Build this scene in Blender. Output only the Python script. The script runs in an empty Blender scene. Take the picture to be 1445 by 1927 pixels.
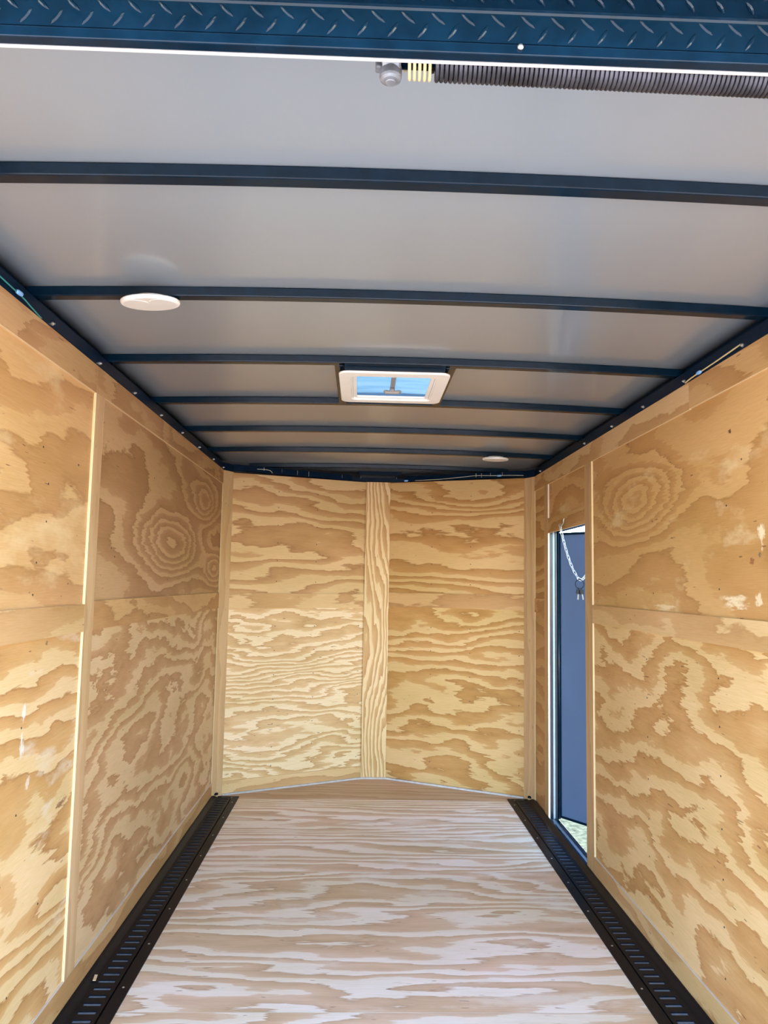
import bpy, bmesh, math, random
from mathutils import Vector, Matrix
random.seed(7)
S = bpy.context.scene
COL = S.collection

# ------------------------------------------------------------------ camera
F_PX, H_PX = 1415.65, 1927.0
PITCH, YAW, ROLL = math.radians(5.4261), math.radians(1.65130), math.radians(1.03687)
fw = Vector((math.sin(YAW)*math.cos(PITCH), math.cos(YAW)*math.cos(PITCH), math.sin(PITCH)))
rt = Vector((math.cos(YAW), -math.sin(YAW), 0))
up = rt.cross(fw)
rt2 = math.cos(ROLL)*rt + math.sin(ROLL)*up
up2 = -math.sin(ROLL)*rt + math.cos(ROLL)*up
cd = bpy.data.cameras.new('camera')
cam = bpy.data.objects.new('camera', cd); COL.objects.link(cam)
M = Matrix((rt2, up2, -fw)).transposed().to_4x4()
M.translation = Vector((-0.10988, 0, 1.35913))
cam.matrix_world = M
cd.sensor_fit = 'VERTICAL'; cd.sensor_height = 36.0; cd.sensor_width = 27.0
cd.lens = F_PX/H_PX*36.0
cd.clip_start = 0.02
S.camera = cam

# ------------------------------------------------------------------ light
SUN_EL, SUN_AZ = math.radians(58), math.radians(-14)      # azimuth from +Y (the nose) towards +X
w = bpy.data.worlds.new('sky'); S.world = w; w.use_nodes = True
nt = w.node_tree; nt.nodes.clear()
sky = nt.nodes.new('ShaderNodeTexSky'); sky.sky_type = 'NISHITA'; sky.sun_disc = False
sky.sun_elevation = SUN_EL; sky.sun_rotation = SUN_AZ; sky.air_density = 1.0; sky.dust_density = 0.3; sky.ozone_density = 2.0
bg = nt.nodes.new('ShaderNodeBackground'); bg.inputs[1].default_value = 0.74
wo = nt.nodes.new('ShaderNodeOutputWorld')
hs = nt.nodes.new('ShaderNodeHueSaturation'); hs.inputs['Saturation'].default_value = 1.0
nt.links.new(sky.outputs[0], hs.inputs['Color']); nt.links.new(hs.outputs[0], bg.inputs[0]); nt.links.new(bg.outputs[0], wo.inputs[0])

sd = bpy.data.lights.new('sun', 'SUN'); sd.energy = 12.0; sd.angle = math.radians(0.6); sd.color = (1, .915, .81)
sun = bpy.data.objects.new('sun', sd); COL.objects.link(sun)
sdir = Vector((math.sin(SUN_AZ)*math.cos(SUN_EL), math.cos(SUN_AZ)*math.cos(SUN_EL), math.sin(SUN_EL)))
sun.rotation_euler = sdir.to_track_quat('Z', 'Y').to_euler()
sun.location = (3, 8, 9)

def portal(name, loc, sx, sy, direction):               # only guides sky sampling through the open doors
    d = bpy.data.lights.new(name, 'AREA'); d.shape = 'RECTANGLE'; d.size = sx; d.size_y = sy
    d.cycles.is_portal = True
    o = bpy.data.objects.new(name, d); COL.objects.link(o); o.location = loc
    o.rotation_euler = Vector(direction).to_track_quat('-Z', 'Z').to_euler()
portal('rear_opening_portal', (0, 0.80, 1.0), 2.06, 2.0, (0, 1, 0))
portal('side_door_portal', (1.075, 4.14, 0.85), 0.74, 1.68, (-1, 0, 0))

S.view_settings.view_transform = 'Standard'
S.view_settings.look = 'None'
S.view_settings.exposure = 1.95
S.view_settings.gamma = 1.0
S.view_settings.use_curve_mapping = False
S.cycles.use_denoising = True
S.cycles.max_bounces = 12; S.cycles.diffuse_bounces = 7; S.cycles.glossy_bounces = 4
S.cycles.transmission_bounces = 6
S.cycles.caustics_reflective = False; S.cycles.caustics_refractive = False
S.cycles.sample_clamp_indirect = 8.0

# ------------------------------------------------------------------ materials
def principled(name, col, rough=.5, metal=0.0, spec=.5, coat=0.0, coat_rough=.1):
    m = bpy.data.materials.new(name); m.use_nodes = True
    b = m.node_tree.nodes['Principled BSDF']
    b.inputs['Base Color'].default_value = (*col, 1)
    b.inputs['Roughness'].default_value = rough
    b.inputs['Metallic'].default_value = metal
    b.inputs['Specular IOR Level'].default_value = spec
    b.inputs['Coat Weight'].default_value = coat
    b.inputs['Coat Roughness'].default_value = coat_rough
    return m

def noisy(m, scale, lo, hi, coord='Object', stretch=(1, 1, 1), bump=0.0, rough_var=0.0):
    """procedural mottling of a plain material's own colour, optional fine bump"""
    nt = m.node_tree; b = nt.nodes['Principled BSDF']
    tc = nt.nodes.new('ShaderNodeTexCoord'); mp = nt.nodes.new('ShaderNodeMapping')
    mp.inputs['Scale'].default_value = stretch
    no = nt.nodes.new('ShaderNodeTexNoise'); no.inputs['Scale'].default_value = scale; no.inputs['Detail'].default_value = 5
    rp = nt.nodes.new('ShaderNodeValToRGB')
    c = b.inputs['Base Color'].default_value
    rp.color_ramp.elements[0].position = .3; rp.color_ramp.elements[1].position = .7
    rp.color_ramp.elements[0].color = (c[0]*lo, c[1]*lo, c[2]*lo, 1)
    rp.color_ramp.elements[1].color = (c[0]*hi, c[1]*hi, c[2]*hi, 1)
    L = nt.links.new
    L(tc.outputs[coord], mp.inputs[0]); L(mp.outputs[0], no.inputs['Vector']); L(no.outputs['Fac'], rp.inputs[0]); L(rp.outputs[0], b.inputs['Base Color'])
    if bump:
        bp = nt.nodes.new('ShaderNodeBump'); bp.inputs['Strength'].default_value = bump; bp.inputs['Distance'].default_value = .002
        L(no.outputs['Fac'], bp.inputs['Height']); L(bp.outputs[0], b.inputs['Normal'])
    if rough_var:
        mr = nt.nodes.new('ShaderNodeMapRange'); r = b.inputs['Roughness'].default_value
        mr.inputs[3].default_value = r-rough_var; mr.inputs[4].default_value = r+rough_var
        L(no.outputs['Fac'], mr.inputs[0]); L(mr.outputs[0], b.inputs['Roughness'])
    return m

def plywood(name, light=(.72, .50, .27), tan=(.52, .29, .12), dark=(.36, .18, .07), rings=9.0, slope=1.0, swirl=.55,
            stretch=3.0, lowfreq=2.0, hills=(), lightpos=.42, scuff=0.0, scuff_col=(.80, .74, .66), rough=.55, teeth=.035, seed=0.0, contrast=1.0, detail=1.0, marks=()):
    """rotary-cut pine veneer: growth rings are contour lines of a height field stretched along the grain (UV u = along grain, metres)"""
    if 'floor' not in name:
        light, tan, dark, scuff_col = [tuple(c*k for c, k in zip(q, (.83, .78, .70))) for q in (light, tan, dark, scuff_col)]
    m = bpy.data.materials.new(name); m.use_nodes = True
    nt = m.node_tree; N = nt.nodes.new; L = nt.links.new
    b = nt.nodes['Principled BSDF']; b.inputs['Roughness'].default_value = rough; b.inputs['Specular IOR Level'].default_value = .25
    def math_(op, a, c=None, d=None):
        n = N('ShaderNodeMath'); n.operation = op
        for i, x in enumerate((a, c, d)):
            if x is None: continue
            if isinstance(x, (int, float)): n.inputs[i].default_value = x
            else: L(x, n.inputs[i])
        return n.outputs[0]
    def comb(x, y, z):
        n = N('ShaderNodeCombineXYZ')
        for i, q in enumerate((x, y, z)):
            if isinstance(q, (int, float)): n.inputs[i].default_value = q
            else: L(q, n.inputs[i])
        return n.outputs[0]
    def noise(vec, scale, detail=2.0, rough_=.5):
        n = N('ShaderNodeTexNoise'); n.inputs['Scale'].default_value = scale; n.inputs['Detail'].default_value = detail
        n.inputs['Roughness'].default_value = rough_; L(vec, n.inputs['Vector']); return n.outputs['Fac']
    uvn = N('ShaderNodeUVMap'); uvn.uv_map = 'UVMap'
    sp = N('ShaderNodeSeparateXYZ'); L(uvn.outputs[0], sp.inputs[0])
    u, v = sp.outputs[0], sp.outputs[1]
    # teeth: feathered fibre ends where the knife leaves a ring
    tn = noise(comb(math_('MULTIPLY', u, 5.0), math_('MULTIPLY', v, 110.0), seed), 1.0, 1.0)
    tn2 = noise(comb(math_('MULTIPLY', u, 9.0), math_('MULTIPLY', v, 38.0), seed+5), 1.0, 2.0)
    u2 = math_('ADD', u, math_('MULTIPLY', math_('SUBTRACT', math_('ADD', tn, tn2), 1.0), teeth*3.0))
    p = comb(math_('DIVIDE', u2, stretch), v, seed*3.7)
    n1 = noise(p, lowfreq, 1.5, .45)
    n2 = noise(p, lowfreq*3.1, 2.0, .5)
    h = math_('MULTIPLY', v, slope)
    h = math_('ADD', h, math_('MULTIPLY', n1, swirl))
    h = math_('ADD', h, math_('MULTIPLY', n2, swirl*.26))
    n3 = noise(comb(math_('DIVIDE', u2, stretch*.9), v, seed*1.9+40), lowfreq*9.0, 3.0, .6)
    h = math_('ADD', h, math_('MULTIPLY', n3, .55/rings*detail))
    for (hu, hv, su, sv, amp) in hills:
        du = math_('DIVIDE', math_('SUBTRACT', u2, hu), su); dv = math_('DIVIDE', math_('SUBTRACT', v, hv), sv)
        e = math_('ADD', math_('MULTIPLY', du, du), math_('MULTIPLY', dv, dv))
        g = math_('POWER', 2.718, math_('MULTIPLY', e, -1.0))
        h = math_('ADD', h, math_('MULTIPLY', g, amp))
    wob = noise(comb(math_('MULTIPLY', u, 1.3), math_('MULTIPLY', v, 4.0), seed+11), 2.0, 1.0)
    r = math_('FRACT', math_('ADD', math_('MULTIPLY', h, rings), math_('MULTIPLY', wob, .8)))
    rp = N('ShaderNodeValToRGB'); cr = rp.color_ramp
    def mix3(a, c, t): return tuple(a[i]*(1-t)+c[i]*t for i in range(3))
    mean = mix3(light, tan, .5)
    L_ = mix3(mean, light, contrast); T_ = mix3(mean, tan, contrast); D_ = mix3(mean, dark, contrast)
    cr.elements[0].position = 0.0; cr.elements[0].color = (*L_, 1)
    cr.elements[1].position = 1.0; cr.elements[1].color = (*L_, 1)
    for pos, c in ((lightpos, mix3(L_, T_, .12)), (lightpos+.045, mix3(L_, T_, .8)), (lightpos+.25, T_), (.90, mix3(T_, D_, .45)), (.95, D_)):
        e = cr.elements.new(pos); e.color = (*c, 1)
    L(r, rp.inputs[0])
    # broad tone drift + fine fibre
    bn = noise(comb(math_('MULTIPLY', u, .8), math_('MULTIPLY', v, 2.2), seed+2), 1.6, 2.0)
    fn = noise(comb(math_('MULTIPLY', u, 14.0), math_('MULTIPLY', v, 420.0), seed), 1.0, 3.0)
    tone = math_('ADD', math_('MULTIPLY', math_('SUBTRACT', bn, .5), .42), math_('MULTIPLY', math_('SUBTRACT', fn, .5), .34))
    tone = math_('ADD', tone, 1.0)
    mx = N('ShaderNodeMix'); mx.data_type = 'RGBA'; mx.blend_type = 'MULTIPLY'; mx.inputs[0].default_value = 1.0
    L(rp.outputs[0], mx.inputs[6])
    cc = N('ShaderNodeCombineColor'); L(tone, cc.inputs[0]); L(tone, cc.inputs[1]); L(math_('MULTIPLY', tone, tone), cc.inputs[2])
    L(cc.outputs[0], mx.inputs[7])
    col = mx.outputs[2]
    # pitch flecks
    fl = noise(comb(math_('MULTIPLY', u, 22.0), math_('MULTIPLY', v, 120.0), seed+21), 1.0, 0.0)
    flr = N('ShaderNodeMapRange'); flr.inputs[1].default_value = .83; flr.inputs[2].default_value = .87; L(fl, flr.inputs[0])
    m2 = N('ShaderNodeMix'); m2.data_type = 'RGBA'; L(math_('MULTIPLY', flr.outputs[0], .7), m2.inputs[0]); L(col, m2.inputs[6]); m2.inputs[7].default_value = (.13, .05, .025, 1)
    col = m2.outputs[2]
    if scuff > 0:
        sn = noise(comb(math_('MULTIPLY', u, 1.6), math_('MULTIPLY', v, 4.2), seed+31), 1.5, 5.0, .62)
        sr = N('ShaderNodeMapRange'); sr.inputs[1].default_value = .66-scuff*.28; sr.inputs[2].default_value = .74-scuff*.16; L(sn, sr.inputs[0])
        m3 = N('ShaderNodeMix'); m3.data_type = 'RGBA'; L(math_('MULTIPLY', sr.outputs[0], .62), m3.inputs[0]); L(col, m3.inputs[6]); m3.inputs[7].default_value = (*scuff_col, 1)
        col = m3.outputs[2]
    for (mu, mv, su, sv, mc, st) in marks:                 # knots, bark pockets, filler smears
        du = math_('DIVIDE', math_('SUBTRACT', u, mu), su); dv = math_('DIVIDE', math_('SUBTRACT', v, mv), sv)
        e = math_('ADD', math_('MULTIPLY', du, du), math_('MULTIPLY', dv, dv))
        nz = noise(comb(math_('MULTIPLY', u, 1.6/su), math_('MULTIPLY', v, 1.6/sv), seed+51), 1.0, 4.0, .65)
        mr = N('ShaderNodeMapRange'); mr.inputs[1].default_value = .25; mr.inputs[2].default_value = .0
        L(math_('ADD', math_('MULTIPLY', e, .5), math_('SUBTRACT', math_('MULTIPLY', nz, 1.6), .82)), mr.inputs[0])
        mk = N('ShaderNodeMix'); mk.data_type = 'RGBA'; L(math_('MULTIPLY', mr.outputs[0], st), mk.inputs[0]); L(col, mk.inputs[6]); mk.inputs[7].default_value = (*mc, 1)
        col = mk.outputs[2]
    L(col, b.inputs['Base Color'])
    bp = N('ShaderNodeBump'); bp.inputs['Strength'].default_value = .12; bp.inputs['Distance'].default_value = .0015
    L(fn, bp.inputs['Height']); L(bp.outputs[0], b.inputs['Normal'])
    return m

def ply_edge(name, a=(.86, .72, .48), c=(.55, .36, .18)):
    """cut edge of plywood: thin plies in stripes (UV v = through the thickness)"""
    m = bpy.data.materials.new(name); m.use_nodes = True
    nt = m.node_tree; b = nt.nodes['Principled BSDF']; b.inputs['Roughness'].default_value = .7; b.inputs['Specular IOR Level'].default_value = .2
    uv = nt.nodes.new('ShaderNodeUVMap'); uv.uv_map = 'UVMap'
    wv = nt.nodes.new('ShaderNodeTexWave'); wv.wave_type = 'BANDS'; wv.bands_direction = 'Y'
    wv.inputs['Scale'].default_value = 60; wv.inputs['Distortion'].default_value = .4
    rp = nt.nodes.new('ShaderNodeValToRGB')
    rp.color_ramp.elements[0].color = (*c, 1); rp.color_ramp.elements[0].position = .05
    rp.color_ramp.elements[1].color = (*a, 1); rp.color_ramp.elements[1].position = .35
    nt.links.new(uv.outputs[0], wv.inputs[0]); nt.links.new(wv.outputs['Fac'], rp.inputs[0]); nt.links.new(rp.outputs[0], b.inputs['Base Color'])
    return m

BLACK = noisy(principled('black_paint_sky_tint', (.0012, .009, .020), .16, 0, .20), 30, .8, 1.25, rough_var=.03)  # black paint; the sky's blue reflection is tinted into the base colour
RAILBLACK = noisy(principled('rail_black_paint', (.0065, .0065, .0085), .42, 0, .11), 60, .7, 1.4, rough_var=.08)
SLOTMETAL = noisy(principled('slot_grey_steel', (.20, .27, .35), .30, .15, .5), 80, .8, 1.2)
TOPRAIL = noisy(principled('matt_black_rail_reflect_tint', (.0025, .010, .026), .35, 0, .07), 30, .8, 1.25)  # blue of the rail's dark reflections is mixed into its base colour
CEIL = noisy(principled('ceiling_satin_skin', (.235, .268, .298), .30, .10, .5, .65, .13), 2.5, .96, 1.04, stretch=(1, .25, 1))
WHITEPL = noisy(principled('white_plastic', (.90, .88, .83), .38, 0, .5), 12, .98, 1.02)
LENS = noisy(principled('lamp_lens', (.74, .72, .68), .45, 0, .4), 20, .98, 1.02)
GREYPL = noisy(principled('grey_plastic', (.26, .225, .20), .45), 30, .9, 1.1)
CRANK = noisy(principled('crank_grey', (.30, .32, .34), .4, .3), 40, .9, 1.1)
STEEL = noisy(principled('galvanised_steel', (.62, .62, .60), .32, .9), 40, .85, 1.1)
CASTSTEEL = noisy(principled('cast_steel', (.22, .23, .25), .5, .6), 60, .75, 1.25, bump=.3)
SPRINGST = noisy(principled('oiled_spring_steel', (.045, .045, .055), .38, .6), 25, .5, 1.8)
SPRINGPAINT = noisy(principled('cream_spring_paint', (.60, .47, .24), .5), 60, .75, 1.1)
ALUD = noisy(principled('dull_aluminium', (.20, .26, .29), .45, .3), 30, .92, 1.05)
ALU = noisy(principled('aluminium_edge', (.80, .80, .80), .35, .6), 30, .92, 1.05)
CAULK = noisy(principled('grey_caulk', (.50, .46, .43), .7), 40, .85, 1.1)
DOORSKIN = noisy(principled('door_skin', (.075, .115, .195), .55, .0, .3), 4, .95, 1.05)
SKIN = principled('outer_skin', (.05, .05, .055), .35)
BLUEPL = principled('blue_plastic', (.20, .42, .75), .4)
GREENW = principled('green_wire', (.03, .22, .22), .4)
YELLOWW = principled('tan_wire', (.62, .48, .25), .45)
WHITEW = principled('pale_wire', (.60, .58, .45), .45)
KEYBLACK = principled('black_rubber', (.006, .006, .007), .5, 0, .15)
BRASS = noisy(principled('key_brass', (.13, .11, .085), .5, .5), 50, .9, 1.1)
EDGE = ply_edge('plywood_edge', (.74, .58, .34), (.50, .32, .15))
EDGEW = ply_edge('plywood_edge_pale', (.74, .66, .54), (.58, .48, .36))

GRASS = principled('grass', (.031, .038, .026), .9, 0, .03)
noisy(GRASS, 26, .45, 1.5, bump=.8)
GRAVEL = noisy(principled('gravel', (.42, .37, .325), .85, 0, .2), 22, .7, 1.25, bump=.5)
SUBF = principled('subfloor_dark_wood', (.05, .035, .02), .9)  # dark wood base board below the floor sheets

# vent lid: thin milky acrylic
LID = bpy.data.materials.new('milky_acrylic'); LID.use_nodes = True
_n = LID.node_tree; _n.nodes.clear()
_o = _n.nodes.new('ShaderNodeOutputMaterial'); _t = _n.nodes.new('ShaderNodeBsdfTranslucent'); _d = _n.nodes.new('ShaderNodeBsdfDiffuse')
_m = _n.nodes.new('ShaderNodeMixShader'); _m.inputs[0].default_value = .45
_nz = _n.nodes.new('ShaderNodeTexNoise'); _nz.inputs['Scale'].default_value = 5; _tc = _n.nodes.new('ShaderNodeTexCoord')
_mp = _n.nodes.new('ShaderNodeMapping'); _mp.inputs['Scale'].default_value = (.6, 4, 1)
_r = _n.nodes.new('ShaderNodeValToRGB'); _r.color_ramp.elements[0].color = (.020, .046, .070, 1); _r.color_ramp.elements[1].color = (.036, .066, .088, 1)
_r.color_ramp.elements[0].position = .35; _r.color_ramp.elements[1].position = .65
_n.links.new(_tc.outputs['Object'], _mp.inputs[0]); _n.links.new(_mp.outputs[0], _nz.inputs[0]); _n.links.new(_nz.outputs['Fac'], _r.inputs[0])
_n.links.new(_r.outputs[0], _t.inputs[0]); _d.inputs[0].default_value = (.22, .36, .46, 1)
_n.links.new(_t.outputs[0], _m.inputs[1]); _n.links.new(_d.outputs[0], _m.inputs[2]); _n.links.new(_m.outputs[0], _o.inputs[0])

# ------------------------------------------------------------------ helpers
def tag(o, label=None, cat=None, group=None, kind=None):
    if label: o['label'] = label
    if cat: o['category'] = cat
    if group: o['group'] = group
    if kind: o['kind'] = kind
    return o

def empty(name, loc=(0, 0, 0)):
    o = bpy.data.objects.new(name, None); o.empty_display_size = .05; COL.objects.link(o); o.location = loc; return o

def link_mesh(name, bm, mats, parent=None, smooth=False, bevel=0.0, auto=None):
    me = bpy.data.meshes.new(name)
    bmesh.ops.recalc_face_normals(bm, faces=bm.faces) if len(bm.faces) else None
    bm.to_mesh(me); bm.free()
    for m in (mats if isinstance(mats, (list, tuple)) else [mats]): me.materials.append(m)
    if smooth:
        for p in me.polygons: p.use_smooth = True
    o = bpy.data.objects.new(name, me); COL.objects.link(o)
    if parent is not None:
        o.parent = parent; off = Vector((0, 0, 0)); q = parent
        while q is not None: off += q.location; q = q.parent
        o.location = -off                      # meshes carry world coordinates
    if bevel:
        b = o.modifiers.new('bevel', 'BEVEL'); b.width = bevel; b.segments = 2; b.limit_method = 'ANGLE'; b.angle_limit = math.radians(40)
    return o

def box(bm, x0, x1, y0, y1, z0, z1, mi=0):
    vs = [bm.verts.new((x, y, z)) for x in (x0, x1) for y in (y0, y1) for z in (z0, z1)]
    for q in ((0, 1, 3, 2), (4, 6, 7, 5), (0, 4, 5, 1), (2, 3, 7, 6), (0, 2, 6, 4), (1, 5, 7, 3)):
        f = bm.faces.new([vs[i] for i in q]); f.material_index = mi
    return vs

def frame_of(t):
    t = t.normalized(); a = Vector((0, 0, 1)) if abs(t.z) < .9 else Vector((1, 0, 0))
    n = t.cross(a).normalized(); return n, t.cross(n).normalized()

def tube(bm, pts, r, seg=8, cap=True, closed=False, mi=0):
    pts = [Vector(p) for p in pts]; rings = []; n = len(pts)
    prev = None
    for i, p in enumerate(pts):
        a = pts[(i-1) % n] if (i > 0 or closed) else p; c = pts[(i+1) % n] if (i < n-1 or closed) else p
        t = (c-a).normalized()
        if prev is None: nn, bb = frame_of(t)
        else:
            nn = (prev - t*prev.dot(t)).normalized(); bb = t.cross(nn)
        prev = nn
        rr = r[i] if isinstance(r, (list, tuple)) else r
        rings.append([bm.verts.new(p + nn*rr*math.cos(k*2*math.pi/seg) + bb*rr*math.sin(k*2*math.pi/seg)) for k in range(seg)])
    m = n if closed else n-1
    for i in range(m):
        A, B = rings[i], rings[(i+1) % n]
        for k in range(seg):
            f = bm.faces.new((A[k], A[(k+1) % seg], B[(k+1) % seg], B[k])); f.material_index = mi
    if cap and not closed:
        bm.faces.new(rings[0][::-1]).material_index = mi; bm.faces.new(rings[-1]).material_index = mi

def lathe(bm, prof, c, axis='Z', seg=32, mi=0):
    """prof = [(r, h)], revolved round axis through c"""
    c = Vector(c); rings = []
    for r, h in prof:
        ring = []
        for k in range(seg):
            a = 2*math.pi*k/seg; x, y = r*math.cos(a), r*math.sin(a)
            p = Vector((x, y, h)) if axis == 'Z' else Vector((h, x, y)) if axis == 'X' else Vector((x, h, y))
            ring.append(bm.verts.new(c+p))
        rings.append(ring)
    for A, B in zip(rings, rings[1:]):
        for k in range(seg):
            bm.faces.new((A[k], A[(k+1) % seg], B[(k+1) % seg], B[k])).material_index = mi
    if prof[0][0] > 1e-5: bm.faces.new(rings[0][::-1]).material_index = mi
    if prof[-1][0] > 1e-5: bm.faces.new(rings[-1]).material_index = mi
    bmesh.ops.remove_doubles(bm, verts=bm.verts, dist=1e-6)

def new_uv(bm): return bm.loops.layers.uv.new('UVMap')

def panel(name, o, ud, vd, lu, lv, th, face, parent=None, grain='u', off=None, edge=None, kind=None, label=None, cat=None, bevel=0.0012, poly=None):
    """a plywood board: front face at o + s*ud + t*vd, thickness th away from the viewer side (n = ud x vd points to the room).
       poly (list of (s,t)) replaces the rectangle."""
    o, ud, vd = Vector(o), Vector(ud).normalized(), Vector(vd).normalized()
    n = ud.cross(vd)
    pl = poly or [(0, 0), (lu, 0), (lu, lv), (0, lv)]
    if off is None: off = (random.uniform(0, 30), random.uniform(0, 30))
    bm = bmesh.new(); uvl = new_uv(bm)
    A = [bm.verts.new(o+ud*s+vd*t) for s, t in pl]; B = [bm.verts.new(o+ud*s+vd*t-n*th) for s, t in pl]
    def uv(s, t): return (s+off[0], t+off[1]) if grain == 'u' else (t+off[0], s+off[1])
    f = bm.faces.new(A); f.material_index = 0
    for l, (s, t) in zip(f.loops, pl): l[uvl].uv = uv(s, t)
    f = bm.faces.new(B[::-1]); f.material_index = 0
    for l, (s, t) in zip(f.loops, pl[::-1]): l[uvl].uv = uv(s, t)
    k = len(pl)
    for i in range(k):
        j = (i+1) % k
        f = bm.faces.new((A[j], A[i], B[i], B[j])); f.material_index = 1
        d = math.dist(pl[i], pl[j])
        for l, q in zip(f.loops, ((d, 0), (0, 0), (0, th), (d, th))): l[uvl].uv = q
    me = bpy.data.meshes.new(name); bm.normal_update(); bm.to_mesh(me); bm.free()
    me.materials.append(face); me.materials.append(edge or EDGE)
    ob = bpy.data.objects.new(name, me); COL.objects.link(ob)
    if parent is not None: ob.parent = parent; ob.location = -Vector(parent.location)
    if kind: ob['kind'] = kind
    if label: ob['label'] = label
    if cat: ob['category'] = cat
    return ob

TRIM = [0]
def trim(o, ud, vd, lu, lv, th, face, label, grain='u', off=None, edge=None, cat='trim'):
    TRIM[0] += 1
    return panel('trim_%d' % TRIM[0], o, ud, vd, lu, lv, th, face, None, grain, off, edge, 'structure', label, cat)

# ------------------------------------------------------------------ dimensions (metres)
W = 1.015            # half width at the face of the battens
RE = 0.009           # batten thickness
WP = W + RE          # face of the sheets
ZT = 2.075           # top of the plywood
YR = 0.872           # rear end of the trailer
YC = 4.87            # where the nose begins
NL, NR = Vector((-.966, 4.96, 0)), Vector((.966, 4.96, 0))
AL, AR = Vector((-.085, 5.41, 0)), Vector((.090, 5.41, 0))
X, Y, Z = Vector((1, 0, 0)), Vector((0, 1, 0)), Vector((0, 0, 1))

# veneers -----------------------------------------------------------
V_left_near_up = plywood('veneer_left_near_upper', (.70, .45, .22), (.55, .31, .135), (.42, .22, .085), rings=5, slope=.5, swirl=1.1, stretch=2.6, lowfreq=1.5, scuff=.55, scuff_col=(.82, .64, .38), seed=1.3, contrast=.75)
V_left_near_low = plywood('veneer_left_near_lower', (.78, .58, .32), (.62, .37, .15), (.44, .23, .085), rings=8.0, slope=.9, swirl=.9, stretch=2.4, lowfreq=1.7, seed=2.1, scuff=.2, scuff_col=(.82, .78, .70),
                          hills=((30.9, 20.38, .35, .10, .30),),
    marks=((30.763, 20.666, .05, .022, (.20, .08, .035), .85), (30.458, 20.99, .016, .035, (.80, .76, .68), .7), (30.456, 20.90, .018, .045, (.80, .76, .68), .75), (30.509, 20.79, .022, .03, (.70, .62, .52), .6), (30.583, 21.168, .012, .010, (.10, .08, .06), .8)))
V_left_far_up = plywood('veneer_left_far_upper', (.58, .38, .21), (.44, .25, .125), (.33, .175, .08), rings=9, slope=.35, swirl=.45, stretch=2.2, lowfreq=1.6, seed=3.7,
                        hills=((31.05, 20.30, .55, .13, .55), (32.15, 20.20, .28, .09, .40), (31.8, 20.58, .35, .11, .45)), lightpos=.36)
V_left_far_low = plywood('veneer_left_far_lower', (.71, .52, .31), (.54, .325, .165), (.42, .23, .105), rings=8.5, slope=.55, swirl=.9, stretch=2.3, lowfreq=2.3, seed=4.9, lightpos=.45, detail=1.4)
V_nose_l_up = plywood('veneer_nose_left_upper', (.71, .51, .28), (.54, .325, .15), (.40, .215, .09), rings=8, slope=.9, swirl=.8, stretch=3.6, lowfreq=2.4, seed=5.2)
V_nose_l_low = plywood('veneer_nose_left_lower', (.86, .70, .47), (.68, .455, .235), (.52, .32, .14), rings=20, slope=.9, swirl=.55, stretch=3.6, lowfreq=3.2, seed=6.4, lightpos=.40, detail=1.6)
V_nose_r_up = plywood('veneer_nose_right_upper', (.69, .475, .235), (.52, .29, .11), (.38, .195, .065), rings=8, slope=1.0, swirl=.75, stretch=3.8, lowfreq=2.2, seed=7.9,
                      hills=((30.62, 20.72, .4, .10, .30),))
V_nose_r_low = plywood('veneer_nose_right_lower', (.74, .52, .26), (.56, .315, .115), (.42, .215, .07), rings=8.5, slope=.85, swirl=.9, stretch=3.0, lowfreq=2.5, seed=8.3, detail=1.3)
V_right_up = plywood('veneer_right_upper', (.66, .42, .19), (.53, .295, .115), (.39, .20, .07), rings=8, slope=.45, swirl=.75, stretch=2.6, lowfreq=1.5, seed=9.1, contrast=.78, scuff=.30, scuff_col=(.84, .68, .44),
                     hills=((30.62, 20.48, .38, .13, .60),),
    marks=((31.433, 20.619, .016, .010, (.06, .02, .015), .95), (30.54, 20.745, .018, .012, (.20, .07, .03), .8), (31.545, 20.215, .022, .016, (.22, .07, .03), .85), (31.577, 20.104, .03, .03, (.82, .70, .48), .6), (31.43, 20.09, .12, .03, (.82, .70, .48), .65), (30.904, 20.06, .12, .018, (.80, .66, .42), .55), (31.60, 20.29, .03, .05, (.82, .70, .48), .7), (30.987, 20.315, .035, .004, (.10, .05, .03), .7), (31.59, 20.232, .012, .012, (.10, .09, .08), .8)))
V_right_low = plywood('veneer_right_lower', (.77, .56, .30), (.60, .355, .15), (.46, .24, .085), rings=5.5, slope=.7, swirl=1.25, stretch=2.3, lowfreq=2.0, seed=10.6, detail=1.4, lightpos=.40)
V_strip = plywood('veneer_strip', (.66, .43, .21), (.52, .30, .13), (.40, .21, .085), rings=7, slope=1.0, swirl=.7, stretch=3, lowfreq=2.0, seed=11.4, contrast=.8)
V_strip2 = plywood('veneer_strip_pale', (.74, .53, .29), (.58, .355, .165), (.46, .26, .11), rings=6, slope=1.0, swirl=.7, stretch=3, lowfreq=2.0, seed=12.8, contrast=.8)
V_top = plywood('veneer_top_strip', (.60, .39, .20), (.48, .275, .13), (.36, .19, .085), rings=6, slope=.8, swirl=.8, stretch=2.2, lowfreq=2.4, seed=13.3, contrast=.85)
V_batten = plywood('veneer_batten', (.68, .48, .28), (.58, .385, .21), (.46, .29, .145), rings=10, slope=1.4, swirl=.6, stretch=7, lowfreq=2.8, seed=14.1, contrast=.55, teeth=.02, detail=1.5)
V_center = plywood('veneer_centre_batten', (.82, .63, .37), (.60, .37, .16), (.46, .255, .10), rings=26, slope=1.6, swirl=.55, stretch=4, lowfreq=2.6, seed=15.7, lightpos=.46, teeth=.02)
V_floor = plywood('veneer_floor', (.90, .815, .68), (.71, .515, .335), (.56, .385, .24), rings=9, slope=1.0, swirl=.9, stretch=4.6, lowfreq=2.8, seed=16.5, lightpos=.40, scuff=.4, scuff_col=(.90, .84, .73), rough=.42)
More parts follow.
